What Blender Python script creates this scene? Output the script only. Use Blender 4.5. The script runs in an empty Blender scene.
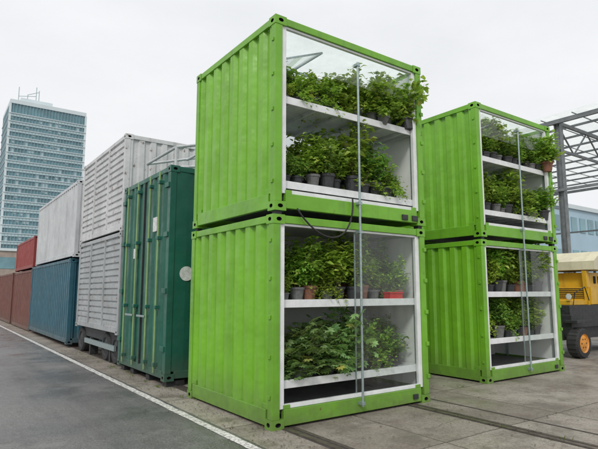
import bpy, math, random
from mathutils import Vector, Matrix
random.seed(7)
R=math.radians
scene=bpy.context.scene
COL=scene.collection

# ------------------------------------------------------------ materials
def newmat(name):
    m=bpy.data.materials.new(name); m.use_nodes=True
    nt=m.node_tree; b=nt.nodes['Principled BSDF']
    return m,nt,b
def N(nt,t,**kw):
    n=nt.nodes.new(t)
    for k,v in kw.items(): setattr(n,k,v)
    return n
def ramp(nt,src,stops):
    r=N(nt,'ShaderNodeValToRGB'); cr=r.color_ramp
    while len(cr.elements)>1: cr.elements.remove(cr.elements[0])
    cr.elements[0].position=stops[0][0]; c=stops[0][1]
    cr.elements[0].color=(c[0],c[1],c[2],1)
    for p,c in stops[1:]:
        e=cr.elements.new(p); e.color=(c[0],c[1],c[2],1)
    nt.links.new(src,r.inputs[0]); return r.outputs[0]
def noise(nt,scale,detail=5,rough=.6,vec=None,sc=(1,1,1)):
    n=N(nt,'ShaderNodeTexNoise'); n.inputs['Scale'].default_value=scale
    n.inputs['Detail'].default_value=detail; n.inputs['Roughness'].default_value=rough
    if vec is None:
        tc=N(nt,'ShaderNodeNewGeometry'); vec=tc.outputs['Position']
    mp=N(nt,'ShaderNodeMapping'); mp.inputs['Scale'].default_value=sc
    nt.links.new(vec,mp.inputs[0]); nt.links.new(mp.outputs[0],n.inputs['Vector'])
    return n.outputs[0]
def mix(nt,fac,a,b,mode='MIX'):
    m=N(nt,'ShaderNodeMix',data_type='RGBA',blend_type=mode)
    for s,i in ((fac,0),(a,6),(b,7)):
        if isinstance(s,(int,float)): m.inputs[i].default_value=s
        elif isinstance(s,tuple): m.inputs[i].default_value=(s[0],s[1],s[2],1)
        else: nt.links.new(s,m.inputs[i])
    return m.outputs[2]
def bump(nt,b,h,strength=.3,dist=.01):
    bp=N(nt,'ShaderNodeBump'); bp.inputs['Strength'].default_value=strength; bp.inputs['Distance'].default_value=dist
    nt.links.new(h,bp.inputs['Height']); nt.links.new(bp.outputs[0],b.inputs['Normal'])
def tup(c,k): return tuple(min(1,x*k) for x in c)

def paint(name,col,rough=.42,dirt=.5,rust=.0,metal=0):
    m,nt,b=newmat(name)
    big=noise(nt,1.3,4,.6)
    c=mix(nt,ramp(nt,big,[(.3,(0,0,0)),(.7,(1,1,1))]),tup(col,.84),tup(col,1.1))
    st=noise(nt,6,5,.65,sc=(1,1,.07))
    f=ramp(nt,st,[(.52,(0,0,0)),(.75,(dirt,)*3)])
    c=mix(nt,f,c,tuple(x*.45+.03 for x in col))
    g=N(nt,'ShaderNodeNewGeometry'); sp=N(nt,'ShaderNodeSeparateXYZ'); nt.links.new(g.outputs['Position'],sp.inputs[0])
    mr=N(nt,'ShaderNodeMapRange'); mr.inputs[1].default_value=0; mr.inputs[2].default_value=.6; mr.inputs[3].default_value=1.0; mr.inputs[4].default_value=0
    nt.links.new(sp.outputs[2],mr.inputs[0])
    mm=N(nt,'ShaderNodeMath',operation='MULTIPLY'); nt.links.new(mr.outputs[0],mm.inputs[0]); nt.links.new(noise(nt,7,6,.7),mm.inputs[1])
    c=mix(nt,mm.outputs[0],c,(.10,.085,.06))
    if rust>0:
        rn=noise(nt,5,8,.75)
        f=ramp(nt,rn,[(.68-rust*.2,(0,0,0)),(.72-rust*.2,(.85,)*3)])
        c=mix(nt,f,c,(.11,.045,.02))
        rn=noise(nt,3.5,7,.75,sc=(1,1,.12))
        f=ramp(nt,rn,[(.70-rust*.2,(0,0,0)),(.80-rust*.2,(.6,)*3)])
        c=mix(nt,f,c,(.15,.075,.035))
    s2=noise(nt,38,4,.7,sc=(1,1,.5))
    f=ramp(nt,s2,[(.68,(0,0,0)),(.72,(.6,)*3)])
    c=mix(nt,f,c,tuple(x*.5+.08 for x in col))
    nt.links.new(c,b.inputs['Base Color'])
    rr=ramp(nt,noise(nt,4,4,.6),[(.3,(rough-.1,)*3),(.7,(rough+.15,)*3)]); nt.links.new(rr,b.inputs['Roughness'])
    b.inputs['Metallic'].default_value=metal
    bump(nt,b,noise(nt,2.2,3,.5),.5,.06)
    return m
def simple(name,col,rough=.6,metal=0,var=.25,scale=9):
    m,nt,b=newmat(name)
    c=mix(nt,ramp(nt,noise(nt,scale,5,.65),[(.3,(0,0,0)),(.7,(1,1,1))]),tup(col,1-var),tup(col,1+var))
    nt.links.new(c,b.inputs['Base Color']); b.inputs['Roughness'].default_value=rough; b.inputs['Metallic'].default_value=metal
    return m
def leafmat(name,c0,c1,c2):
    m,nt,b=newmat(name)
    g=N(nt,'ShaderNodeNewGeometry')
    c=ramp(nt,g.outputs['Random Per Island'],[(0,c0),(.5,c1),(.94,c2),(1,(.40,.38,.08))])
    oi=N(nt,'ShaderNodeObjectInfo')
    hs=N(nt,'ShaderNodeHueSaturation'); nt.links.new(c,hs.inputs['Color'])
    mr=N(nt,'ShaderNodeMapRange'); mr.inputs[3].default_value=.75; mr.inputs[4].default_value=1.35
    nt.links.new(oi.outputs['Random'],mr.inputs[0]); nt.links.new(mr.outputs[0],hs.inputs['Value'])
    mr2=N(nt,'ShaderNodeMapRange'); mr2.inputs[3].default_value=.465; mr2.inputs[4].default_value=.515
    mu=N(nt,'ShaderNodeMath',operation='MULTIPLY'); mu.inputs[1].default_value=7.3; fr=N(nt,'ShaderNodeMath',operation='FRACT')
    nt.links.new(oi.outputs['Random'],mu.inputs[0]); nt.links.new(mu.outputs[0],fr.inputs[0])
    nt.links.new(fr.outputs[0],mr2.inputs[0]); nt.links.new(mr2.outputs[0],hs.inputs['Hue'])
    nt.links.new(hs.outputs[0],b.inputs['Base Color']); b.inputs['Roughness'].default_value=.42
    tr=N(nt,'ShaderNodeBsdfTranslucent'); nt.links.new(mix(nt,.5,hs.outputs[0],(.36,.52,.07)),tr.inputs[0])
    ms=N(nt,'ShaderNodeMixShader'); ms.inputs[0].default_value=.42
    nt.links.new(b.outputs[0],ms.inputs[1]); nt.links.new(tr.outputs[0],ms.inputs[2])
    nt.links.new(ms.outputs[0],nt.nodes['Material Output'].inputs[0])
    return m
def glassmat(name,tint=(.95,.98,.965),base=.07,rough=.01):
    m,nt,b=newmat(name); nt.nodes.remove(b)
    tr=N(nt,'ShaderNodeBsdfTransparent'); tr.inputs[0].default_value=(*tint,1)
    gl=N(nt,'ShaderNodeBsdfGlossy'); gl.inputs['Roughness'].default_value=rough
    lw=N(nt,'ShaderNodeLayerWeight'); pw=N(nt,'ShaderNodeMath',operation='POWER'); pw.inputs[1].default_value=5
    nt.links.new(lw.outputs['Facing'],pw.inputs[0])
    ad=N(nt,'ShaderNodeMath',operation='ADD'); ad.inputs[1].default_value=base; nt.links.new(pw.outputs[0],ad.inputs[0]); ad.use_clamp=True
    ms=N(nt,'ShaderNodeMixShader'); nt.links.new(ad.outputs[0],ms.inputs[0])
    nt.links.new(tr.outputs[0],ms.inputs[1]); nt.links.new(gl.outputs[0],ms.inputs[2])
    df=N(nt,'ShaderNodeBsdfDiffuse'); df.inputs[0].default_value=(.75,.78,.76,1)
    du=N(nt,'ShaderNodeMixShader'); nt.links.new(ramp(nt,noise(nt,5,6,.7,sc=(1,1,.25)),[(.4,(.0,)*3),(.8,(.06,)*3)]),du.inputs[0])
    nt.links.new(ms.outputs[0],du.inputs[1]); nt.links.new(df.outputs[0],du.inputs[2])
    nt.links.new(du.outputs[0],nt.nodes['Material Output'].inputs[0]); return m
def polymat(name,clear=.35,dif=.25):
    m,nt,b=newmat(name); nt.nodes.remove(b)
    df=N(nt,'ShaderNodeBsdfTranslucent'); nt.links.new(ramp(nt,noise(nt,3,6,.7),[(.3,(.68,.72,.71)),(.7,(.88,.92,.91))]),df.inputs[0])
    d2=N(nt,'ShaderNodeBsdfDiffuse'); d2.inputs[0].default_value=(.8,.84,.82,1)
    tr=N(nt,'ShaderNodeBsdfTransparent'); tr.inputs[0].default_value=(.92,.95,.94,1)
    a=N(nt,'ShaderNodeMixShader'); a.inputs[0].default_value=dif
    nt.links.new(df.outputs[0],a.inputs[1]); nt.links.new(d2.outputs[0],a.inputs[2])
    c=N(nt,'ShaderNodeMixShader'); c.inputs[0].default_value=clear
    nt.links.new(a.outputs[0],c.inputs[1]); nt.links.new(tr.outputs[0],c.inputs[2])
    nt.links.new(c.outputs[0],nt.nodes['Material Output'].inputs[0]); return m

M={}
M['green']=paint('green_container_paint',(.17,.425,.022),.38,.42,.03)
M['green2']=paint('green_frame_paint',(.15,.385,.021),.36,.5,.16)
M['dgreen']=paint('dark_green_paint',(.014,.11,.075),.4,.5,.1)
M['dgreen_bar']=paint('lock_bar_paint',(.20,.33,.13),.4,.4,.1)
M['white']=paint('weathered_white_paint',(.55,.56,.56),.5,.8,.46)
M['silver']=paint('weathered_silver_panel',(.35,.37,.375),.45,.8,.42)
M['greyw']=paint('light_grey_paint',(.50,.52,.53),.5,.6,.15)
M['blue']=paint('teal_blue_paint',(.022,.10,.14),.45,.5,.2)
M['red']=paint('red_container_paint',(.26,.035,.03),.5,.5,.2)
M['brown']=paint('brown_container_paint',(.15,.05,.035),.5,.5,.3)
M['alu']=simple('white_aluminium',(.68,.70,.70),.35,0,.12,6)
M['lining']=simple('white_lining',(.78,.80,.78),.5,0,.06,3)
M['galv']=simple('galvanised_steel',(.33,.41,.41),.38,.6,.2,25)
M['tray']=simple('zinc_tray',(.60,.63,.63),.4,.1,.14,8)
M['floor']=simple('steel_floor',(.2,.205,.2),.6,.1,.3,7)
M['dark']=simple('dark_steel',(.03,.032,.034),.55,.2,.4,12)
M['void']=simple('dark_recess',(.008,.008,.008),.9)
M['rubber']=simple('tyre_rubber',(.025,.025,.026),.8,0,.4,30)
M['yellow']=paint('machine_yellow_paint',(.62,.36,.02),.4,.6,.2)
M['cream']=paint('cream_panel',(.62,.58,.42),.5,.5,.05)
M['orange']=paint('orange_rim_paint',(.75,.3,.03),.45,.4,.1)
M['pot']=simple('black_plastic_pot',(.035,.037,.04),.5,0,.3,20)
M['potg']=simple('grey_plastic_pot',(.13,.135,.13),.5,0,.3,20)
M['terra']=simple('brown_clay_pot',(.20,.09,.055),.8,0,.25,30)
M['redpl']=simple('red_plastic',(.5,.02,.015),.4,0,.15,9)
M['soil']=simple('potting_soil',(.035,.022,.014),.95,0,.5,60)
M['stem']=simple('plant_stem',(.09,.10,.03),.7,0,.4,30)
M['leafA']=leafmat('leaf_bright',(.11,.24,.02),(.22,.41,.05),(.36,.56,.09))
M['leafB']=leafmat('leaf_mid',(.07,.17,.03),(.14,.29,.05),(.22,.39,.075))
M['leafC']=leafmat('leaf_bluegreen',(.09,.20,.065),(.17,.32,.11),(.27,.44,.16))
M['tree']=leafmat('tree_leaf',(.03,.06,.015),(.05,.09,.025),(.08,.12,.04))
M['glass']=glassmat('clear_glass')
M['poly']=polymat('frosted_polycarbonate',.45)
M['polyroof']=polymat('translucent_roof_sheet',.2,.3)
M['plate']=simple('sign_plate_white',(.6,.62,.6),.5,0,.3,14)

# ------------------------------------------------------------ mesh builder
class MB:
    def __init__(s): s.v=[];s.f=[];s.m=[];s.mats=[]
    def mi(s,k):
        if k not in s.mats: s.mats.append(k)
        return s.mats.index(k)
    def poly(s,pts,mat):
        i=len(s.v); s.v+= [tuple(p) for p in pts]; s.f.append(tuple(range(i,i+len(pts)))); s.m.append(s.mi(mat))
    def box(s,x0,x1,y0,y1,z0,z1,mat,M4=None):
        i=len(s.v); P=[(x0,y0,z0),(x1,y0,z0),(x1,y1,z0),(x0,y1,z0),(x0,y0,z1),(x1,y0,z1),(x1,y1,z1),(x0,y1,z1)]
        if M4: P=[tuple(M4@Vector(p)) for p in P]
        s.v+=P; k=s.mi(mat)
        for f in ((3,2,1,0),(4,5,6,7),(0,1,5,4),(1,2,6,5),(2,3,7,6),(3,0,4,7)):
            s.f.append(tuple(i+j for j in f)); s.m.append(k)
    def beam(s,p0,p1,w,h,mat):
        p0=Vector(p0);p1=Vector(p1); d=(p1-p0); L=d.length; d.normalize()
        q=d.to_track_quat('X','Z').to_matrix().to_4x4(); q.translation=p0
        s.box(0,L,-w/2,w/2,-h/2,h/2,mat,q)
    def tube(s,pts,rad,mat,n=8,caps=True):
        pts=[Vector(p) for p in pts]; rings=[]; k=s.mi(mat)
        if not isinstance(rad,(list,tuple)): rad=[rad]*len(pts)
        for a,p in enumerate(pts):
            d=(pts[min(a+1,len(pts)-1)]-pts[max(a-1,0)]).normalized()
            up=Vector((0,0,1)) if abs(d.z)<.95 else Vector((1,0,0))
            u=d.cross(up).normalized(); w=d.cross(u).normalized()
            i=len(s.v); rings.append(i)
            for j in range(n):
                t=2*math.pi*j/n; s.v.append(tuple(p+(u*math.cos(t)+w*math.sin(t))*rad[a]))
        for a in range(len(pts)-1):
            for j in range(n):
                s.f.append((rings[a]+j,rings[a]+(j+1)%n,rings[a+1]+(j+1)%n,rings[a+1]+j)); s.m.append(k)
        if caps:
            s.f.append(tuple(rings[0]+j for j in reversed(range(n)))); s.m.append(k)
            s.f.append(tuple(rings[-1]+j for j in range(n))); s.m.append(k)
    def lathe(s,c,axis,prof,mat,n=24):
        c=Vector(c);d=Vector(axis).normalized(); up=Vector((0,0,1)) if abs(d.z)<.9 else Vector((1,0,0))
        u=d.cross(up).normalized(); w=d.cross(u); rings=[]
        mats=mat if isinstance(mat,list) else [mat]*(len(prof)-1)
        for t,r in prof:
            i=len(s.v); rings.append(i)
            for j in range(n):
                a=2*math.pi*j/n; s.v.append(tuple(c+d*t+(u*math.cos(a)+w*math.sin(a))*r))
        for a in range(len(prof)-1):
            k=s.mi(mats[a])
            for j in range(n):
                s.f.append((rings[a]+j,rings[a]+(j+1)%n,rings[a+1]+(j+1)%n,rings[a+1]+j)); s.m.append(k)
    def corr(s,axis,plane,a0,a1,z0,z1,mat,out=-1,pitch=.27,depth=.04,flat=.4,ramp_=.14):
        n=max(1,round((a1-a0)/pitch)); p=(a1-a0)/n; prof=[]
        for i in range(n):
            b=a0+i*p
            prof+=[(b,0),(b+p*flat*.5,0),(b+p*(flat*.5+ramp_),depth),(b+p*(1-flat*.5-ramp_),depth),(b+p*(1-flat*.5),0)]
        prof.append((a1,0))
        for (a,d),(c,e) in zip(prof,prof[1:]):
            if c-a<1e-5: continue
            da=plane-out*d; de=plane-out*e
            if axis=='y': s.poly([(da,a,z0),(de,c,z0),(de,c,z1),(da,a,z1)],mat)
            else: s.poly([(a,da,z0),(c,de,z0),(c,de,z1),(a,da,z1)],mat)
    def hcorr(s,plane,y0,y1,z0,z1,mat,pitch=.2,depth=.02):
        n=max(1,round((z1-z0)/pitch)); p=(z1-z0)/n; pr=[]
        for i in range(n):
            b=z0+i*p; pr+=[(b,0),(b+p*.6,0),(b+p*.7,depth),(b+p*.9,depth)]
        pr.append((z1,0))
        for (a,d),(c,e) in zip(pr,pr[1:]):
            s.poly([(plane+d,y1,a),(plane+d,y0,a),(plane+e,y0,c),(plane+e,y1,c)],mat)
    def holeface(s,c,u,v,nrm,hu,hv,ru,rv,dep,mat,dark):
        c=Vector(c);u=Vector(u);v=Vector(v);nrm=Vector(nrm)
        sq=[(1,0),(1,.5),(1,1),(.5,1),(0,1),(-.5,1),(-1,1),(-1,.5),(-1,0),(-1,-.5),(-1,-1),(-.5,-1),(0,-1),(.5,-1),(1,-1),(1,-.5)]
        o=[c+u*a*hu+v*b*hv for a,b in sq]; q=[]
        for a,b in sq:
            l=math.hypot(a,b); q.append(c+u*a/l*ru+v*b/l*rv)
        w=[p-nrm*dep for p in q]
        for j in range(16):
            k=(j+1)%16
            s.poly([o[j],o[k],q[k],q[j]],mat); s.poly([q[j],q[k],w[k],w[j]],dark)
        s.poly(w,dark)
    def casting(s,x0,x1,y0,y1,z0,z1,mat,sx,sy):
        cx,cy,cz=(x0+x1)/2,(y0+y1)/2,(z0+z1)/2; hx,hy,hz=(x1-x0)/2,(y1-y0)/2,(z1-z0)/2
        for sgn in (-1,1):
            xf=x0 if sgn<0 else x1
            if sgn==sx: s.holeface((xf,cy,cz),(0,1,0),(0,0,1),(sgn,0,0),hy,hz,.036,.026,.05,mat,'void')
            else: s.poly([(xf,y0,z0),(xf,y1,z0),(xf,y1,z1),(xf,y0,z1)],mat)
            yf=y0 if sgn<0 else y1
            if sgn==sy: s.holeface((cx,yf,cz),(1,0,0),(0,0,1),(0,sgn,0),hx,hz,.04,.026,.05,mat,'void')
            else: s.poly([(x0,yf,z0),(x1,yf,z0),(x1,yf,z1),(x0,yf,z1)],mat)
            zf=z0 if sgn<0 else z1
            s.poly([(x0,y0,zf),(x1,y0,zf),(x1,y1,zf),(x0,y1,zf)],mat)
    def obj(s,name,parent=None,bevel=0,smooth=False):
        me=bpy.data.meshes.new(name); me.from_pydata(s.v,[],s.f)
        for k in s.mats: me.materials.append(M[k])
        me.polygons.foreach_set('material_index',s.m)
        if smooth: me.polygons.foreach_set('use_smooth',[True]*len(s.f))
        me.update(); o=bpy.data.objects.new(name,me); COL.objects.link(o)
        if parent: o.parent=parent
        if bevel:
            b=o.modifiers.new('bevel','BEVEL'); b.width=bevel; b.segments=2; b.limit_method='ANGLE'; b.angle_limit=R(50)
        return o
def empty(name):
    e=bpy.data.objects.new(name,None); COL.objects.link(e); e.empty_display_size=.3; return e

# ------------------------------------------------------------ green plant-growing containers
def frame(b,x0,x1,y0,y1,z0,z1,mat,post=.13,rail=.15):
    cx,cy,cz=.178,.162,.118
    for ix,(xa,sx) in enumerate(((x0,-1),(x1,1))):
        for iy,(ya,sy) in enumerate(((y0,-1),(y1,1))):
            xs=(xa,xa+cx) if sx<0 else (xa-cx,xa); ys=(ya,ya+cy) if sy<0 else (ya-cy,ya)
            b.casting(*xs,*ys,z0,z0+cz,mat,sx,sy); b.casting(*xs,*ys,z1-cz,z1,mat,sx,sy)
            xs=(xa+.006,xa+post) if sx<0 else (xa-post,xa-.006); ys=(ya+.006,ya+post) if sy<0 else (ya-post,ya-.006)
            b.box(*xs,*ys,z0+cz,z1-cz,mat)
    for ya,sy in ((y0,-1),(y1,1)):
        ys=(ya+.01,ya+.08) if sy<0 else (ya-.08,ya-.01)
        b.box(x0+cx,x1-cx,*ys,z0+.035,z0+.035+rail,mat); b.box(x0+cx,x1-cx,*ys,z1-.105,z1-.008,mat)
    for xa,sx in ((x0,-1),(x1,1)):
        xs=(xa+.01,xa+.07) if sx<0 else (xa-.07,xa-.01)
        b.box(*xs,y0+cy,y1-cy,z0+.035,z0+.035+rail,mat); b.box(*xs,y0+cy,y1-cy,z1-.1,z1-.008,mat)

def green_unit(x0,y0,z0,W,D,H,shelves,top,glass=False):
    e=empty('plant_growing_container'); x1=x0+W;y1=y0+D;z1=z0+H
    b=MB(); frame(b,x0,x1,y0,y1,z0,z1,'green2',.115,.19)
    for yy in (y0+.162,y1-.162-.10):
        b.box(x0+.02,x0+.06,yy,yy+.10,z0+.225,z0+.29,'green2')
    for xx in (x0+.178,x1-.178-.10):
        b.box(xx,xx+.10,y0+.02,y0+.06,z0+.225,z0+.275,'green2')
    for k in range(5):
        zz=z0+.35+k*(H-.7)/4
        b.box(x1-.05,x1+.012,y0-.012,y0+.004,zz,zz+.06,'green2')
        b.box(x0-.010,x0+.004,y0+.045,y0+.085,zz,zz+.05,'green2')
    b.obj('frame',e,.005)
    b=MB()
    b.corr('y',x0+.022,y0+.115,y1-.115,z0+.225,z1-.1,'green',-1,.27,.046)
    b.corr('y',x1-.022,y0+.115,y1-.115,z0+.225,z1-.1,'green',1,.27,.046)
    if not top: b.corr('x',y1-.022,x0+.115,x1-.115,z0+.225,z1-.1,'green',1,.27,.04)
    b.obj('corrugated_panels',e)
    b=MB()
    b.box(x0+.075,x0+.085,y0+.14,y1-.14,z0+.23,z1-.11,'lining'); b.box(x1-.085,x1-.075,y0+.14,y1-.14,z0+.23,z1-.11,'lining')
    b.box(x0+.09,x1-.09,y0+.1,y1-.1,z0+.16,z0+.19,'floor')
    if not top:
        b.box(x0+.09,x1-.09,y0+.1,y1-.1,z1-.06,z1-.045,'lining'); b.box(x0+.09,x1-.09,y0+1.55,y0+1.57,z0+.2,z1-.065,'lining')
    b.obj('interior_lining',e)
    if top:
        b=MB()
        b.poly([(x0+.07,y0+.08,z1-.03),(x1-.07,y0+.08,z1-.03),(x1-.07,y1-.08,z1-.03),(x0+.07,y1-.08,z1-.03)],'polyroof')
        b.obj('roof_sheet',e)
    b=MB()
    fx0=x0+.117;fx1=x1-.117;f0=y0+.03;f1=y0+.085;fz0=z0+.228;fz1=z1-.107
    if top:
        b.box(fx0,fx1,y0+1.2,y0+1.23,z1-.075,z1-.04,'galv')
    b.box(fx0,fx0+.075,f0,f1,fz0,fz1,'alu'); b.box(fx1-.075,fx1,f0,f1,fz0,fz1,'alu')
    b.box(fx0+.075,fx1-.075,f0+.003,f1-.003,fz0,fz0+.05,'alu'); b.box(fx0+.075,fx1-.075,f0+.003,f1-.003,fz1-.03,fz1,'alu')
    g0=y1-.1;g1=y1-.05
    if top:
        b.box(fx0,fx0+.06,g0,g1,fz0,fz1,'alu'); b.box(fx1-.06,fx1,g0,g1,fz0,fz1,'alu')
        xx=(fx0+fx1)/2; b.box(xx-.02,xx+.02,g0+.004,g1-.004,fz0,fz1,'alu')
    b.obj('window_frame',e,.004)
    if top:
        b=MB(); yb=y1-.075; b.poly([(fx0+.06,yb,fz0),(fx1-.06,yb,fz0),(fx1-.06,yb,fz1),(fx0+.06,yb,fz1)],'poly'); b.obj('rear_glazing',e)
    b=MB()
    for sz in shelves:
        sx0=fx0+.01;sx1=fx1-.01;sy0=y0+.092;sy1=y0+1.25
        b.box(sx0,sx1,sy0,sy0+.02,sz-.07,sz+.03,'alu'); b.box(sx0,sx1,sy1-.02,sy1,sz-.07,sz+.03,'alu')
        b.box(sx0,sx1,sy0+.02,sy1-.02,sz-.02,sz-.005,'tray')
        for k in range(6):
            xx=sx0+.2+k*(sx1-sx0-.4)/5; b.box(xx-.02,xx+.02,sy0+.02,sy1-.02,sz-.065,sz-.02,'tray')
        b.box(sx0,sx0+.02,sy0+.02,sy1-.02,sz-.06,sz+.03,'alu'); b.box(sx1-.02,sx1,sy0+.02,sy1-.02,sz-.06,sz+.03,'alu')
    for yy in (y0+.13,y0+1.2):
        for xx in (fx0-.028,fx1-.005): b.box(xx,xx+.034,yy,yy+.04,z0+.2,z1-.12,'galv')
    b.obj('shelf_trays',e,.003)
    xm=(x0+x1)/2
    b=MB(); yg=f0+.02
    if glass:
        b.poly([(xm-.02,yg,fz0+.05),(fx1-.075,yg,fz0+.05),(fx1-.075,yg,fz1-.03),(xm-.02,yg,fz1-.03)],'glass')
        b.box(xm-.029,xm-.02,yg-.010,yg+.010,fz0+.05,fz1-.03,'galv')
        b.obj('glass_pane',e)
    if top:
        b=MB()
        b.beam((fx0+.09,y0+.2,z1-.50),(fx0+.85,y0+.25,z1-.17),.022,.022,'galv')
        b.beam((fx0+.85,y0+.25,z1-.17),(fx0+.85,y0+1.1,z1-.17),.022,.022,'galv')
        b.beam((fx0+.09,y0+1.1,z1-.50),(fx0+.85,y0+1.1,z1-.17),.022,.022,'galv')
        b.beam((fx0+.09,y0+.2,z1-.50),(fx0+.09,y0+1.1,z1-.50),.022,.022,'galv')
        b.poly([(fx0+.09,y0+.2,z1-.488),(fx0+.85,y0+.25,z1-.158),(fx0+.85,y0+1.1,z1-.158),(fx0+.09,y0+1.1,z1-.488)],'glass')
        # fixed glass light across the top of the opening
        b.poly([(fx0+.075,yg,z1-.62),(fx1-.075,yg,z1-.62),(fx1-.075,yg,fz1-.03),(fx0+.075,yg,fz1-.03)],'glass')
        b.obj('vent_window',e)
    b=MB()
    if top:
        for xx in (x1-.30,x1-.52):
            b.box(xx,xx+.12,y0-.012,y0+.008,z0+.06,z0+.14,'dark')
        for xx in (x0+.04,x1-.14): b.box(xx,xx+.09,y0+.03,y0+.12,z0-.052,z0+.004,'dark')
        b.box(x0+.03,x0+.11,y1-.13,y1-.04,z0-.052,z0+.004,'dark'); b.box(x1-.13,x1-.04,y1-.13,y1-.04,z0-.052,z0+.004,'dark')
    else:
        b.box(x1-.36,x1-.26,y0-.01,y0+.008,z0+.08,z0+.15,'dark')
    b.obj('twist_locks',e,.004)
    return e
H=2.59; GAP=.05
S1=(3.38,5.25,2.80,2.44); S2=(8.15,5.62,2.68,2.44)
SH1=((.52,1.50),(3.02,4.16)); SH2=((.74,1.60),(3.15,4.20))
for si,((x,y,W,D),sh) in enumerate(((S1,SH1),(S2,SH2))):
    green_unit(x,y,0.0,W,D,H,sh[0],False,True)
    green_unit(x+.012,y-.008,H+GAP,W,D,H,sh[1],True)
    b=MB(); cx=x+W/2
    b.tube([(cx,y-.05,.12),(cx,y-.05,4.92)],.017,'galv',10)
    for zz in (.16,2.45,2.85,4.88): b.box(cx-.03,cx+.03,y-.07,y+.012,zz-.02,zz+.02,'galv')
    b.obj('steel_support_pole')
def bez(P,n=30):
    out=[]
    P=[Vector(p) for p in P]
    for i in range(n+1):
        t=i/n; q=list(P)
        while len(q)>1: q=[q[j]*(1-t)+q[j+1]*t for j in range(len(q)-1)]
        out.append(q[0])
    return out
b=MB()
b.tube(bez([(3.72,5.215,2.68),(3.95,5.2,2.35),(4.5,5.19,2.05),(4.68,5.2,2.6),(4.66,5.215,2.9)]),.012,'rubber',8)
b.obj('black_hose',smooth=True)

# ------------------------------------------------------------ plants
def leaf(b,p,d,up,L,W,mat,droop=.25):
    d=d.normalized(); s=d.cross(up)
    if s.length<.05: s=d.cross(Vector((1,0,0)))
    s.normalize(); n=s.cross(d).normalized()
    base=p; m=p+d*L*.5-n*L*.04; tip=p+d*L-n*L*droop
    l=p+d*L*.45+s*W*.5+n*W*.12; r=p+d*L*.45-s*W*.5+n*W*.12
    l2=p+d*L*.78+s*W*.28-n*L*droop*.5; r2=p+d*L*.78-s*W*.28-n*L*droop*.5
    i=len(b.v); b.v+=[tuple(q) for q in (base,m,tip,l,r,l2,r2)]; k=b.mi(mat)
    for f in ((0,1,3),(0,4,1),(3,1,5),(1,4,6),(1,2,5),(1,6,2)): b.f.append(tuple(i+j for j in f)); b.m.append(k)
def lobed(b,p,d,up,L,mat,rnd):
    d=d.normalized(); s=d.cross(up)
    if s.length<.05: s=Vector((1,0,0))
    s.normalize(); n=s.cross(d).normalized(); c=p+d*L*.35
    i=len(b.v); b.v.append(tuple(c)); k=b.mi(mat); n5=14
    for j in range(n5+1):
        a=-2.7+5.4*j/n5; r=L*(.62 if j%2==0 else .40)*(1-.12*abs(a)/2.7)
        q=c+(d*math.cos(a)+s*math.sin(a))*r+n*(-.28*r*r/L+ (.03*L if j%2 else 0)); b.v.append(tuple(q))
    for j in range(n5): b.f.append((i,i+1+j,i+2+j)); b.m.append(k)
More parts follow.
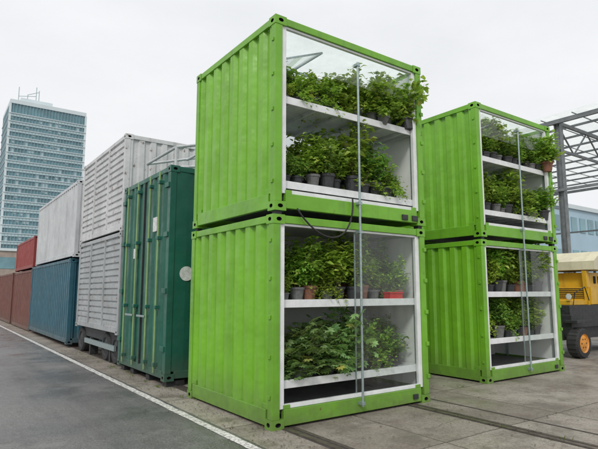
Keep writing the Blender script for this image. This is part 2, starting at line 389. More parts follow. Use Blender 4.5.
def plant_mesh(name,kind,seed,idx=0):
    rnd=random.Random(seed); b=MB()
    pr,ph={'herb':(.085,.15),'shrub':(.10,.18),'tall':(.10,.18),'vine':(.11,.18),'squash':(.12,.18),'trail':(.09,.15)}[kind]
    pm='pot'
    if idx==2: pm='potg'
    if idx==3 and kind=='tall': pm='terra'
    b.lathe((0,0,0),(0,0,1),[(0,pr*.01),(0,pr*.72),(ph*.85,pr*.97),(ph*.85,pr*1.08),(ph,pr*1.1),(ph,pr*.98),(ph*.9,pr*.95),(ph*.9,.001)],
            [pm,pm,pm,pm,pm,pm,'soil'],18)
    lm={'herb':'leafA','shrub':'leafB','tall':'leafA','vine':'leafA','squash':'leafC','trail':'leafA'}[kind]
    if seed%3==0 and kind=='herb': lm='leafB'
    ns={'herb':20,'shrub':20,'tall':18,'vine':20,'squash':30,'trail':22}[kind]
    hh={'herb':.30,'shrub':.40,'tall':.50,'vine':.62,'squash':.60,'trail':.28}[kind]*rnd.uniform(.85,1.15)
    sp={'herb':.17,'shrub':.22,'tall':.23,'vine':.44,'squash':.38,'trail':.25}[kind]*rnd.uniform(.85,1.12)
    for i in range(ns):
        a=rnd.uniform(0,6.283); rr=sp*math.sqrt(rnd.random()); h=hh*rnd.uniform(.4,1.15)*(1-.25*(rr/sp)**2)
        p0=Vector((math.cos(a)*pr*.4*rnd.random(),math.sin(a)*pr*.4*rnd.random(),ph*.9))
        p3=Vector((math.cos(a)*rr,math.sin(a)*rr,ph+h))
        if kind=='squash': p3.z=ph+hh*rnd.uniform(-.3,1)
        if kind=='vine' and rnd.random()<.25: p3.z=ph+hh*rnd.uniform(-.2,.2)
        if kind=='trail' and rnd.random()<.5: p3=Vector((math.cos(a)*sp*1.1,math.sin(a)*sp*1.1,rnd.uniform(-.10,.15)))
        mid=(p0+p3)/2+Vector((0,0,abs(h)*.18+(.12 if kind=='trail' else 0))); pts=[]
        for t in (0,.25,.5,.75,1):
            pts.append((1-t)**2*p0+2*t*(1-t)*mid+t*t*p3)
        b.tube(pts,[.005,.0042,.0035,.0025,.0012],'stem',4,False)
        nl={'herb':34,'shrub':36,'tall':38,'vine':26,'squash':8,'trail':30}[kind]
        for j in range(nl):
            t=rnd.uniform(.12,1)**.8; p=(1-t)**2*p0+2*t*(1-t)*mid+t*t*p3
            p=p+Vector([rnd.gauss(0,.026) for _ in range(3)])
            la=rnd.uniform(0,6.283); d=Vector((math.cos(la),math.sin(la),rnd.uniform(-.35,.75)))
            up=Vector((rnd.gauss(0,.35),rnd.gauss(0,.35),1))
            if kind=='squash':
                q=p+d.normalized()*rnd.uniform(.03,.12); b.tube([p,q],.002,'stem',3,False)
                lobed(b,q,d,up,rnd.uniform(.09,.16),lm,rnd)
            elif kind=='vine':
                if rnd.random()<.6: leaf(b,p,d,up,rnd.uniform(.08,.13),rnd.uniform(.05,.085),lm,.3)
                else: lobed(b,p,d,up,rnd.uniform(.06,.10),lm,rnd)
            else:
                L={'herb':.05,'shrub':.07,'tall':.08,'trail':.055}[kind]*rnd.uniform(.7,1.35)
                leaf(b,p,d,up,L,L*rnd.uniform(.42,.62),lm,rnd.uniform(.1,.4))
    me=bpy.data.meshes.new(name); me.from_pydata(b.v,[],b.f)
    for k in b.mats: me.materials.append(M[k])
    me.polygons.foreach_set('material_index',b.m); me.update(); return me
VAR={k:[plant_mesh('potted_'+k,k,s+i*11,i) for i in range(n)] for k,n,s in (('herb',4,3),('shrub',5,40),('tall',5,95),('vine',3,150),('squash',3,190),('trail',3,230))}
RAD={k:[max(math.hypot(v.co.x,v.co.y) for v in me.vertices) for me in L] for k,L in VAR.items()}
NAME={'herb':'potted_herb','shrub':'potted_shrub','tall':'potted_plant','vine':'grape_vine','squash':'squash_plant','trail':'trailing_plant'}
prn=random.Random(5)
XMIN=None
def put(kind,x,y,z,s=1,rot=None,tilt=0,v=None):
    vi=v if v is not None else prn.randrange(len(VAR[kind]))
    me=VAR[kind][vi]
    if XMIN is not None: x=max(x,XMIN+RAD[kind][vi]*s*.93)      # keep foliage off the left wall
    o=bpy.data.objects.new(NAME[kind],me); COL.objects.link(o)
    o.location=(x,y,z); o.rotation_euler=(tilt,0,prn.uniform(0,6.28) if rot is None else rot)
    o.scale=(s,s,s*prn.uniform(.85,1.2)); return o
def row(x0,x1,y,z,kinds,step=.27,s=1,back=True):
    n=int((x1-x0)/step)
    for i in range(n):
        xx=x0+(i+.5)*(x1-x0)/n+prn.uniform(-.045,.045)
        sf=.72 if i==0 else 1
        put('herb' if i==0 else prn.choice(kinds),xx,y+prn.uniform(-.02,.07),z,s*prn.uniform(.78,1.18)*sf)
    if back:
        n=max(2,int((x1-x0)/(step*1.1)))
        for i in range(n):
            xx=x0+(i+.5)*(x1-x0)/n+prn.uniform(-.05,.05)
            put(prn.choice([k for k in kinds if k!='trail']),xx,y+.34+prn.uniform(-.05,.12),z,s*prn.uniform(1.0,1.3)*(.8 if i==0 else 1))
x,y,W,D=S1; a=x+.24; c=x+W-.24; yy=y+.24; XMIN=x+.09
row(a,c,yy,3.02,['shrub','tall','trail','tall','herb'],.22,1.1)
row(a,a+1.0,yy,4.16,['shrub','herb','trail'],.22,.95)
for xx,s in ((a+.85,.85),(a+1.05,.95),(a+1.25,1.0),(a+1.5,1.1),(a+1.75,1.15),(a+2.05,1.15),(c-.02,1.1),(c+.0,1.0)):
    put('vine',xx,yy+prn.uniform(.0,.28),4.16,s*.88)
put('vine',c+.02,yy-.15,4.16,1.02,tilt=.25)
put('vine',c-.5,yy-.10,4.16,.85,tilt=.2)
row(a,c,yy+.04,1.50,['tall','shrub','tall','trail'],.22,1.0)
row(a+.1,a+1.25,yy+.12,.52,['squash'],.36,.85,True)
for dx in (.12,.45,.8,1.1): put('squash',a+dx,yy+.02,.52,prn.uniform(.85,1.05))
put('squash',a+.12,yy-.04,.50,.8,tilt=.2)
row(a+1.2,c,yy+.06,.52,['shrub','tall','trail'],.22,1.0)
x,y,W,D=S2; a=x+.24; c=x+W-.26; yy=y+.25; XMIN=x+.09
row(a,c,yy,3.15,['shrub','tall','trail'],.22,1.15); row(a,c,yy,4.20,['tall','shrub','tall'],.22,1.15)
row(a,c,yy+.04,1.60,['tall','shrub','tall'],.22,1.05); row(a,c,yy+.04,.74,['shrub','tall','trail'],.22,1.02)
put('vine',c+.1,yy-.20,4.2,.8); put('vine',c-.2,yy-.05,4.2,.8); put('tall',c+.08,yy-.10,3.15,1.3)
put('tall',c+.10,yy-.24,4.2,1.2)
b=MB(); b.box(5.5,5.77,5.36,5.50,1.50,1.62,'redpl'); b.box(5.49,5.78,5.35,5.51,1.60,1.625,'redpl'); b.obj('red_planter_tray',bevel=.008)

# ------------------------------------------------------------ other containers
def container(name,x0,x1,y0,y1,z0,z1,mat,side='corr',bar=None,ends=True,pitch=.28):
    e=empty(name); b=MB(); frame(b,x0,x1,y0,y1,z0,z1,mat,.12,.13); 
    if side=='doors':
        ym=(y0+y1)/2
        for yy in (y0+.45,y0+.95,ym+.3,y1-.42):
            b.tube([(x0-.03,yy,z0+.1),(x0-.03,yy,z1-.06)],.02,bar,8)
            for zz in (z0+.25,z0+(z1-z0)*.33,z0+(z1-z0)*.66,z1-.25): b.box(x0-.055,x0+.03,yy-.05,yy+.05,zz-.03,zz+.03,mat)
        for yy in (y0+.95,ym+.3): b.box(x0-.075,x0-.055,yy-.02,yy+.42,z0+1.05,z0+1.09,'galv')
        b.box(x0-.004,x0+.03,ym-.012,ym+.012,z0+.16,z1-.1,'dark')
        for zz in (z0+.5,z0+1.5,z0+2.5,z0+3.4):
            b.box(x0-.03,x0+.02,y0+.02,y0+.2,zz,zz+.09,mat); b.box(x0-.03,x0+.02,y1-.2,y1-.02,zz,zz+.09,mat)
    b.obj('frame',e,.006)
    b=MB()
    if side=='hrib':
        b.hcorr(x0+.02,y0+.12,y1-.12,z0+.16,z1-.1,mat,.15,.03)
        n=max(2,round((y1-y0)/1.36))
        for k in range(1,n): 
            yy=y0+(y1-y0)*k/n; b.box(x0-.004,x0+.05,yy-.03,yy+.03,z0+.165,z1-.1,mat)
    else: b.corr('y',x0+.02,y0+.12,y1-.12,z0+.16,z1-.1,mat,-1,pitch,.04)
    if side=='doors': b.corr('x',y0+.02,x0+.12,x1-.12,z0+.16,z1-.1,mat,-1,1.2,.02)
    else: b.corr('x',y0+.02,x0+.12,x1-.12,z0+.16,z1-.1,mat,-1,pitch,.04)
    b.corr('y',x1-.02,y0+.12,y1-.12,z0+.16,z1-.1,mat,1,pitch,.04)
    b.corr('x',y1-.02,x0+.12,x1-.12,z0+.16,z1-.1,mat,1,pitch,.04)
    b.box(x0+.07,x1-.07,y0+.08,y1-.08,z1-.03,z1-.02,mat); b.box(x0+.07,x1-.07,y0+.08,y1-.08,z0+.08,z0+.1,'dark')
    b.obj('panels',e); return e
e=container('dark_green_container',3.36,9.2,8.62,11.32,.10,3.9,'dgreen','doors','dgreen_bar')
b=MB(); b.box(3.352,3.372,9.22,9.42,2.75,3.02,'plate'); b.box(3.352,3.372,10.3,10.5,2.3,2.5,'plate'); b.lathe((3.72,8.638,1.95),(0,-1,0),[(0,.13),(.006,.13),(.006,.001)],'plate',24); b.obj('label_plates',e)
b=MB()
for yy in (8.75,9.6,10.5,11.1):
    b.box(3.42,3.75,yy-.09,yy+.09,0,.10,'dark')
b.box(3.5,9,8.9,9.0,.02,.1,'dark'); b.obj('ground_blocks',e)
b=MB()
for (p,q) in (((3.6,9.0,3.9),(3.6,9.0,4.35)),((5.6,9.0,3.9),(5.6,9.0,4.9)),((3.6,9.0,4.35),(5.6,9.0,4.9)),((3.6,10.6,3.9),(3.6,10.6,4.35)),((5.6,10.6,3.9),(5.6,10.6,4.9)),((3.6,10.6,4.35),(5.6,10.6,4.9)),((3.6,9,4.35),(3.6,10.6,4.35)),((5.6,9,4.9),(5.6,10.6,4.9)),((3.6,9,3.95),(5.6,9,4.35)),((4.5,9,4.58),(4.5,10.6,4.58))):
    b.tube([p,q],.028,'greyw',8)
b.obj('pipe_rack')
container('white_container',3.40,9.4,11.55,15.5,.68,2.98,'silver','hrib')
container('white_container',3.40,9.4,11.55,15.5,2.99,5.25,'white','hrib')
def wheel(b,c,r,w,rim,ax=(1,0,0)):
    b.lathe(c,ax,[(-w/2,.001),(-w/2+.02,r*.45),(-w/2+.03,r*.55),(-w/2,r*.62),(-w/2,r*.9),(-w*.32,r),(w*.32,r),(w/2,r*.9),(w/2,r*.62),(w/2-.03,r*.55),(w/2-.02,r*.45),(w/2,.001)],
            [rim,rim,rim,'rubber','rubber','rubber','rubber','rubber',rim,rim,rim],28)
b=MB()
b.box(3.6,9.2,11.6,11.75,.42,.67,'dark'); b.box(3.6,9.2,15.2,15.35,.42,.67,'dark'); b.box(3.55,3.65,11.5,15.5,.45,.67,'dark'); b.box(3.6,9,13.3,13.5,.42,.67,'dark')
b.box(3.45,3.5,11.9,14.6,.3,.42,'galv')
for yy in (12.0,12.8,15.2): wheel(b,(3.62,yy,.34),.34,.24,'dark')
for yy in (12.4,14.2): b.box(3.5,3.7,yy-.05,yy+.05,.0,.45,'dark')
b.obj('flatbed_trailer')
container('teal_container',3.34,5.8,16.3,23.3,.1,2.62,'blue')
container('grey_container',3.40,5.8,16.2,23.0,2.66,5.0,'greyw')
container('brown_container',3.4,5.8,23.8,29.2,.0,2.55,'brown')
container('red_container',3.4,5.8,23.7,29.0,2.6,3.95,'red')
container('brown_container',3.4,5.8,29.8,35.9,.0,2.59,'brown')
container('red_container',3.4,5.8,36.5,42.5,.0,2.59,'red')
container('blue_container',3.4,5.8,43,49,.0,2.59,'blue')

# ------------------------------------------------------------ office tower
M['tglass']=simple('tower_glass',(.14,.27,.31),.12,0,.35,.22)  # tower colours, here and below, chosen paler to paint in distance haze
M['tband']=simple('tower_spandrel',(.40,.52,.55),.4,0,.06,.2)
M['tconc']=simple('tower_light_frame',(.55,.62,.64),.6,0,.06,.2)
M['tmul']=simple('tower_mullion',(.24,.36,.40),.5,0,.06,.2)
M['bluec']=simple('pale_blue_cladding',(.33,.47,.56),.5,0,.08,.3)
M['brick']=simple('pale_brick',(.32,.27,.23),.8,0,.2,1)
t=empty('office_tower'); tx0,tx1,ty0,ty1,th=15.6,37.2,171,190,59.5
b=MB(); b.box(tx0+.3,tx1-.3,ty0+.3,ty1-.3,0,th-1,'tglass'); b.obj('glass_core',t)
b=MB(); nf=22; fh=(th-6)/nf
for i in range(nf+1):
    z=i*fh+.8; b.box(tx0,tx1,ty0,ty1,z,z+fh*.34,'tband'); b.box(tx0-.25,tx1+.25,ty0-.25,ty1+.25,z+fh*.34,z+fh*.34+.18,'tconc')
b.box(tx0-.1,tx1+.1,ty0-.1,ty1+.1,th-1.2,th,'tconc')
b.obj('floor_bands',t)
b=MB()
n=24
for i in range(n+1):
    xx=tx0+(tx1-tx0)*i/n; w=.3 if i in (0,n) else .05; b.box(xx-w,xx+w,ty0-.06,ty0+.3,0,th-1.2,'tconc' if i in (0,n) else 'tmul')
for i in range(19):
    yy=ty0+(ty1-ty0)*i/18; b.box(tx0-.06,tx0+.3,yy-.05,yy+.05,0,th-1.2,'tmul')
b.obj('mullions',t)
b=MB(); b.box(tx0+3,tx0+12,ty0+3,ty1-3,th,th+2.0,'tconc')
for xx,h in ((tx0+2.5,6),(tx0+5,4),(tx0+7.4,7),(tx0+8.2,6)):
    b.tube([(xx,ty0+5,th),(xx,ty0+5,th+h)],.13,'galv',6)
b.tube([(tx0+2.5,ty0+5,th+3),(tx0+7.4,ty0+5,th+4)],.1,'galv',6)
b.tube([(tx0+5,ty0+5,th+4),(tx0+8.2,ty0+5,th+5.5)],.1,'galv',6)
b.obj('roof_plant',t)
b=MB(); rb=random.Random(12)
for i in range(nf):
    z=i*fh+.8+fh*.42
    for j in range(24):
        if rb.random()<.22:
            xa=tx0+(tx1-tx0)*(j+.1)/24; xb=tx0+(tx1-tx0)*(j+.9)/24
            zt=z+fh*.54; zb=zt-fh*.54*rb.choice((.35,.6,1))
            b.box(xa,xb,ty0+.27,ty0+.29,zb,zt,'tband')
b.obj('window_blinds',t)

def lowb(name,x0,x1,y0,y1,h,mat,nw,floors):
    e=empty(name); b=MB(); b.box(x0,x1,y0,y1,0,h,mat); b.box(x0-.2,x1+.2,y0-.2,y1+.2,h,h+.4,'tconc'); b.obj('walls',e)
    b=MB()
    for f in range(floors):
        z=h*(f+.3)/floors
        for i in range(nw):
            xx=x0+(x1-x0)*(i+.5)/nw; ww=(x1-x0)/nw*.33; b.box(xx-ww,xx+ww,y0-.06,y0+.1,z,z+h/floors*.45,'tglass')
            yy=y0+(y1-y0)*(i+.5)/nw; ww=(y1-y0)/nw*.33; b.box(x0-.06,x0+.1,yy-ww,yy+ww,z,z+h/floors*.45,'tglass')
    b.obj('windows',e)
lowb('apartment_building',-6,16,150,166,11,'brick',10,4)
lowb('blue_warehouse',44,80,24,44,9.5,'bluec',22,3)
lowb('blue_warehouse',42,90,58,80,8,'bluec',22,2)
lowb('brick_warehouse',8,34,92,110,8,'brick',8,2)

def tree(x,y,h,seed):
    rnd=random.Random(seed); b=MB()
    b.tube([(x,y,0),(x+.1,y,h*.25),(x,y+.1,h*.5),(x,y,h*.8)],[h*.03,h*.024,h*.016,h*.005],'stem',8)
    cl=[]
    for i in range(9):
        a=rnd.uniform(0,6.28); r=h*.3*rnd.uniform(.4,1); z=h*rnd.uniform(.4,.92); p=Vector((x+math.cos(a)*r,y+math.sin(a)*r,z)); cl.append(p)
        b.tube([(x,y,h*rnd.uniform(.28,.55)),tuple(p)],[h*.012,h*.004],'stem',5)
    for p in cl:
        for j in range(150):
            q=p+Vector([rnd.gauss(0,h*.085) for _ in range(3)]); d=Vector([rnd.gauss(0,1) for _ in range(3)])
            leaf(b,q,d,Vector((rnd.gauss(0,.5),rnd.gauss(0,.5),1)),h*.05,h*.035,'tree')
    b.obj('broadleaf_tree')
for i,(xx,yy,h) in enumerate(((1,128,9),(7,135,11),(-5,120,10),(12,120,8),(-12,110,10),(-16,95,9))): tree(xx,yy,h,i)

# ------------------------------------------------------------ steel canopy
M['csteel']=simple('canopy_steel',(.17,.185,.195),.5,.2,.3,5)
e=empty('steel_canopy'); b=MB(); cz=7.0; X0,X1=15.9,28.
ys=(2.0,8.0,14.0,20.0)
for yy in ys:
    for xx in (X0+.1,X1-.1):
        b.box(xx-.09,xx+.09,yy-.10,yy-.08,0,cz-.02,'csteel'); b.box(xx-.09,xx+.09,yy+.08,yy+.10,0,cz-.02,'csteel'); b.box(xx-.012,xx+.012,yy-.08,yy+.08,0,cz-.02,'csteel')
    b.beam((X0,yy,cz),(X1,yy,cz),.08,.11,'csteel'); b.beam((X0,yy,cz-.9),(X1,yy,cz-.9),.06,.08,'csteel')
    k=X0
    j=0
    while k<X1-.1:
        b.beam((k,yy,cz-.9 if j%2 else cz),(k+1.0,yy,cz if j%2 else cz-.9),.04,.04,'csteel'); k+=1.0; j+=1
for xx in (X0,X1): 
    b.beam((xx,ys[0],cz+.02),(xx,ys[-1],cz+.02),.10,.13,'csteel'); b.beam((xx,ys[0],cz-2.2),(xx,ys[-1],cz-2.2),.06,.08,'csteel')
for i in range(1,10):
    xx=X0+i*(X1-X0)/10; b.beam((xx,ys[0],cz+.14),(xx,ys[-1],cz+.14),.045,.07,'csteel')
for i in range(18):
    yy=ys[0]+.5+i; b.beam((X0,yy,cz+.2),(X1,yy,cz+.2),.025,.025,'csteel')
b.obj('steel_frame',e)
b=MB(); b.poly([(X0-.2,ys[0],cz+.22),(X1,ys[0],cz+.22),(X1,ys[-1],cz+.22),(X0-.2,ys[-1],cz+.22)],'polyroof'); b.obj('roof_sheets',e)

# ------------------------------------------------------------ yellow site machine (wheel loader)
e=empty('wheel_loader'); b=MB(); wy=6.45; q=1.55
b.box(12.95,17.2,wy+.25,wy+1.35,.42,.72,'dark')
b.box(13.15,15.6,wy+.15,wy+1.45,.72,1.28,'dark')
b.box(13.0,13.12,wy+.05,wy+1.45,.50,1.05,'dark')
b.box(12.9+q,14.4+q,wy+.2,wy+1.4,1.29,1.75,'yellow'); b.box(13.0+q,14.3+q,wy+.26,wy+1.34,1.75,2.15,'yellow')
b.box(12.9,13.6,wy-.14,wy+.2,.86,.93,'dark')
b.box(13.5,14.44,wy+.3,wy+1.3,1.285,1.4,'yellow')
for k in range(6): b.box(12.885+q,12.905+q,wy+.3,wy+1.3,1.45+k*.05,1.47+k*.05,'void')
for xx in (14.45+q,15.75+q):
    for y2 in (wy+.2,wy+1.34): b.box(xx,xx+.07,y2,y2+.06,1.3,2.7,'dark')
b.box(14.3+q,15.95+q,wy+.12,wy+1.48,2.7,2.8,'cream'); b.box(14.45+q,15.8+q,wy+.2,wy+1.4,.9,1.5,'yellow'); b.box(14.9+q,15.3+q,wy+.55,wy+1.05,1.5,1.6,'dark'); b.box(14.86+q,14.94+q,wy+.55,wy+1.05,1.6,2.1,'dark')
for y2 in (wy+.3,wy+1.3): b.lathe((13.5,y2,1.5),(-1,0,0),[(0,.001),(0,.07),(.06,.08),(.06,.001)],['dark','dark','plate'],16)
b.tube([(13.4,wy+.18,1.28),(13.4,wy+.12,1.6),(13.9,wy+.1,1.75),(14.2,wy+.15,1.4)],.014,'rubber',6)
for k in range(4): b.box(13.2+q+k*.25,13.32+q+k*.25,wy+.245,wy+.26,1.85,2.05,'void')
b.obj('body',e,.03)
b=MB()
b.beam((14.5,wy+.3,1.2),(14.4,wy+.3,2.2),.12,.16,'yellow'); b.beam((14.5,wy+1.3,1.2),(14.4,wy+1.3,2.2),.12,.16,'yellow')
P=[(12.5,2.22),(13.5,2.2),(13.75,2.62),(12.95,2.72),(12.5,2.45)]; P=[(px+1.8,pz) for px,pz in P]
for a in range(5):
    p,r=P[a],P[(a+1)%5]; b.poly([(p[0],wy,p[1]),(r[0],wy,r[1]),(r[0],wy+1.6,r[1]),(p[0],wy+1.6,p[1])],'cream')
b.poly([(p[0],wy,p[1]) for p in P],'cream'); b.poly([(p[0],wy+1.6,p[1]) for p in P],'cream')
b.obj('loader_bucket',e,.01)
b=MB()
for xx in (13.15,16.3):
    for y2 in (wy-.02,wy+1.62):
        wheel(b,(xx,y2,.37),.37,.28,'orange',(0,1,0))
        for k in range(6):
            an=k*math.pi/3; b.box(xx+.11*math.cos(an)-.015,xx+.11*math.cos(an)+.015,y2-.135,y2-.11,.37+.11*math.sin(an)-.015,.37+.11*math.sin(an)+.015,'dark')
        for k in range(22):
            an=k*math.pi/11; c0=(xx+.365*math.cos(an),y2,.37+.365*math.sin(an)*.985)
            b.box(c0[0]-.014,c0[0]+.014,y2-.11,y2+.11,max(.01,c0[2]-.014),c0[2]+.014,'rubber')
b.obj('wheels',e,smooth=False)

# ------------------------------------------------------------ ground
def asphalt():
    m,nt,b=newmat('old_asphalt')
    big=noise(nt,.35,5,.6); fine=noise(nt,55,4,.75)
    c=ramp(nt,big,[(.3,(.095,.093,.092)),(.55,(.135,.132,.13)),(.75,(.17,.167,.163))])
    c=mix(nt,.95,c,ramp(nt,fine,[(.3,(.18,.18,.18)),(.5,(.5,.5,.5)),(.72,(.92,.92,.92))]),'OVERLAY')
    st=noise(nt,1.2,6,.7,sc=(1,.12,1)); c=mix(nt,ramp(nt,st,[(.46,(0,0,0)),(.66,(.7,)*3)]),c,(.06,.058,.056))
    st=noise(nt,3,7,.75); c=mix(nt,ramp(nt,st,[(.56,(0,0,0)),(.68,(.5,)*3)]),c,(.05,.048,.046))
    st=noise(nt,.9,7,.75); c=mix(nt,ramp(nt,st,[(.54,(0,0,0)),(.62,(.35,)*3)]),c,(.23,.225,.215))
    st=noise(nt,60,2,.5); c=mix(nt,ramp(nt,st,[(.66,(0,0,0)),(.70,(.6,)*3)]),c,(.33,.32,.30))
    nt.links.new(c,b.inputs['Base Color'])
    nt.links.new(ramp(nt,noise(nt,.7,5,.65),[(.38,(.16,)*3),(.62,(.62,)*3)]),b.inputs['Roughness'])
    bump(nt,b,fine,.6,.007); return m
def concrete():
    m,nt,b=newmat('stained_concrete')
    big=noise(nt,.6,6,.65); fine=noise(nt,45,5,.7)
    c=ramp(nt,big,[(.28,(.19,.165,.138)),(.5,(.30,.268,.23)),(.75,(.40,.37,.325))])
    c=mix(nt,.8,c,ramp(nt,fine,[(.3,(.26,.26,.26)),(.5,(.5,.5,.5)),(.75,(.82,.82,.82))]),'OVERLAY')
    g=N(nt,'ShaderNodeNewGeometry'); br=N(nt,'ShaderNodeTexBrick'); br.offset=0
    for k,vv in (('Scale',1),('Mortar Size',.011),('Mortar Smooth',.15),('Brick Width',2.35),('Row Height',1.9),('Bias',0)): br.inputs[k].default_value=vv
    br.inputs['Color1'].default_value=(1,1,1,1); br.inputs['Color2'].default_value=(.72,.71,.69,1); br.inputs['Mortar'].default_value=(.25,.24,.22,1)
    wn=N(nt,'ShaderNodeTexNoise'); wn.inputs['Scale'].default_value=6; wn.inputs['Detail'].default_value=5; nt.links.new(g.outputs['Position'],wn.inputs['Vector'])
    sc=N(nt,'ShaderNodeVectorMath',operation='SCALE'); sc.inputs['Scale'].default_value=.04; nt.links.new(wn.outputs['Color'],sc.inputs[0])
    va=N(nt,'ShaderNodeVectorMath',operation='ADD'); nt.links.new(g.outputs['Position'],va.inputs[0]); nt.links.new(sc.outputs[0],va.inputs[1]); nt.links.new(va.outputs[0],br.inputs['Vector'])
    c=mix(nt,1.0,c,br.outputs['Color'],'MULTIPLY')
    sp=noise(nt,1.6,8,.75); c=mix(nt,ramp(nt,sp,[(.47,(0,0,0)),(.62,(.7,)*3)]),c,(.115,.095,.08))
    sp=noise(nt,9,6,.8); c=mix(nt,ramp(nt,sp,[(.56,(0,0,0)),(.64,(.6,)*3)]),c,(.085,.073,.06))
    nt.links.new(c,b.inputs['Base Color']); nt.links.new(ramp(nt,noise(nt,1.1,4,.6),[(.35,(.3,)*3),(.65,(.8,)*3)]),b.inputs['Roughness'])
    bump(nt,b,fine,.7,.008); return m
def linepaint():
    m,nt,b=newmat('worn_road_paint')
    f=ramp(nt,noise(nt,22,7,.75),[(.45,(0,0,0)),(.60,(.9,)*3)])
    c=mix(nt,f,(.66,.65,.62),(.17,.165,.16))
    nt.links.new(c,b.inputs['Base Color']); b.inputs['Roughness'].default_value=.7; return m
M['asph']=asphalt(); M['conc']=concrete(); M['line']=linepaint()
M['ground']=simple('far_ground',(.2,.195,.185),.9,0,.25,.3)
M['groove']=simple('dirt_groove',(.05,.044,.037),.9,0,.5,14)
M['crack']=simple('crack_fill',(.05,.048,.045),.8,0,.3,30)
M['rail']=simple('worn_rail_steel',(.16,.13,.11),.4,.6,.4,12)
M['grass']=leafmat('weed_blades',(.05,.09,.02),(.09,.15,.03),(.16,.2,.06))
def sheet(name,x0,x1,y0,y1,z,mat): b=MB(); b.poly([(x0,y0,z),(x1,y0,z),(x1,y1,z),(x0,y1,z)],mat); return b.obj(name)
sheet('ground',-1500,1500,-1500,1500,0-.0,'ground')
sheet('road',-9,2.98,-40,240,.004,'asph')
sheet('concrete_apron',2.98,60,-40,90,.005,'conc')
b=MB(); rl=random.Random(4); yv=-10; pl=None
while yv<200:
    st=.12 if yv<18 else 3
    cur=(2.82+rl.uniform(-.006,.006),2.93+rl.uniform(-.007,.007))
    if pl: b.poly([(pl[0],py_,.009),(pl[1],py_,.009),(cur[1],yv,.009),(cur[0],yv,.009)],'line')
    pl=cur; py_=yv; yv+=st
b.obj('road_edge_line')
b=MB(); rp=random.Random(9)
def crack(x,y,ang,n,w=.006,z=.0135):
    P=[]
    for i in range(n):
        P.append((x,y,w*rp.uniform(.3,1.2)*(1-i/n*.5))); ang+=rp.gauss(0,.35); x+=.06*math.cos(ang); y+=.06*math.sin(ang); ang+= (1.45-ang)*.05
    for (xa,ya,wa),(xb,yb,wb) in zip(P,P[1:]):
        dx,dy=xb-xa,yb-ya; l=math.hypot(dx,dy); nx,ny=-dy/l,dx/l
        b.poly([(xa-nx*wa,ya-ny*wa,z),(xb-nx*wb,yb-ny*wb,z),(xb+nx*wb,yb+ny*wb,z),(xa+nx*wa,ya+ny*wa,z)],'crack')
crack(4.6,2.4,1.2,34,.003); crack(6.6,3.2,.5,40,.003); crack(8.2,2.4,1.9,40,.003)
b.obj('pavement_cracks')
for x0 in (3.62,3.66+2.14,):
    sheet('rail_groove',x0-.10,x0+.10,-40,60,.009,'groove')
    b=MB(); b.box(x0-.075,x0-.01,-40,60,.0095,.016,'rail'); b.box(x0+.035,x0+.06,-40,60,.0095,.015,'rail'); b.obj('embedded_rail')
sheet('rail_groove',6.32,6.36,-40,60,.009,'groove')
b=MB(); 
for i in range(120): b.box(-9.15,-9.0,-30+i*2,-30+i*2+1.985,0,.13,'conc')
b.obj('kerb',bevel=.01)
b=MB(); rnd=random.Random(3)
for i in range(1800):
    if rnd.random()<.7: px=rnd.choice([3.05,3.15,3.3,6.0,5.6])+rnd.gauss(0,.16); py=rnd.uniform(2,16)
    else: px=rnd.uniform(2.0,12); py=rnd.uniform(1.5,8)
    s=rnd.uniform(.006,.022); a=rnd.uniform(0,6.28)
    leaf(b,Vector((px,py,.02)),Vector((math.cos(a),math.sin(a),0)),Vector((0,0,1)),s*1.6,s,rnd.choice(['soil','soil','stem']),.1)
b.obj('leaf_litter')
b=MB()
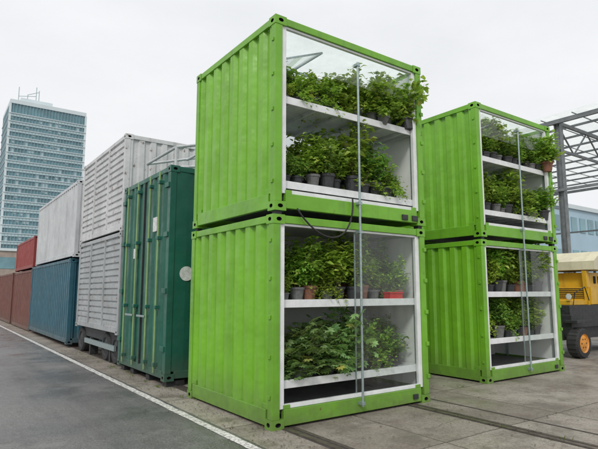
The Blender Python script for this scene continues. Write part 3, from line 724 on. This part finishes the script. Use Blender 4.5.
for i in range(34):
    r_=rnd.random()
    if r_<.6: cx_,cy_=3.33+rnd.gauss(0,.03),rnd.uniform(5.6,16)
    elif r_<.72: cx_,cy_=5.8+rnd.gauss(0,.05),rnd.uniform(2.5,5.1)
    else: cx_,cy_=rnd.uniform(6.2,8.3),rnd.uniform(5.6,8)
    for k in range(rnd.randint(5,12)):
        a=rnd.uniform(0,6.28); h=rnd.uniform(.025,.07)
        leaf(b,Vector((cx_+rnd.gauss(0,.025),cy_+rnd.gauss(0,.04),.008)),Vector((math.cos(a)*.5,math.sin(a)*.5,1)),Vector((math.sin(a),-math.cos(a),.2)),h,.008,'grass',.2)
b.obj('weeds')

# ------------------------------------------------------------ world, sun, camera
w=bpy.data.worlds.new('World'); scene.world=w; w.use_nodes=True; nt=w.node_tree; bg=nt.nodes['Background']
sky=N(nt,'ShaderNodeTexSky',sky_type='NISHITA'); sky.sun_disc=False; sky.sun_elevation=R(42)
sun_az=Vector((-.75,-.66,0))
sky.sun_rotation=math.atan2(sun_az.x,sun_az.y)
tc=N(nt,'ShaderNodeTexCoord'); sp=N(nt,'ShaderNodeSeparateXYZ'); nt.links.new(tc.outputs['Generated'],sp.inputs[0])
g=ramp(nt,sp.outputs[2],[(0,(8.75,8.75,8.8)),(.5,(8.9,8.95,9.1)),(1,(15,15,15.2))])
cl=noise(nt,2.2,6,.6,vec=tc.outputs['Generated'],sc=(1,1,2.6))
g2=mix(nt,1.0,g,ramp(nt,cl,[(.3,(.93,.94,.95)),(.7,(1.04,1.04,1.04))]),'MULTIPLY')
c=mix(nt,.94,sky.outputs[0],g2); nt.links.new(c,bg.inputs[0]); bg.inputs[1].default_value=.107
sl=bpy.data.lights.new('sun','SUN'); sl.energy=1.5; sl.angle=R(12); sl.color=(1,.96,.9)
so=bpy.data.objects.new('sun',sl); COL.objects.link(so)
dv=Vector((sun_az.x,sun_az.y,0)).normalized()*math.cos(R(42))+Vector((0,0,math.sin(R(42))))
so.rotation_euler=dv.to_track_quat('Z','Y').to_euler(); so.location=dv*50

cam=bpy.data.cameras.new('camera'); co=bpy.data.objects.new('camera',cam); COL.objects.link(co)
cam.sensor_width=36; cam.lens=36*510/598; cam.clip_end=3000; cam.clip_start=.05
p=R(7.5); yaw=R(35.7)
f=Vector((math.cos(p)*math.sin(yaw),math.cos(p)*math.cos(yaw),math.sin(p)))
co.location=(0,0,1.63); co.rotation_euler=f.to_track_quat('-Z','Y').to_euler()
scene.camera=co
scene.view_settings.view_transform='Standard'; scene.view_settings.look='None'; scene.view_settings.exposure=0
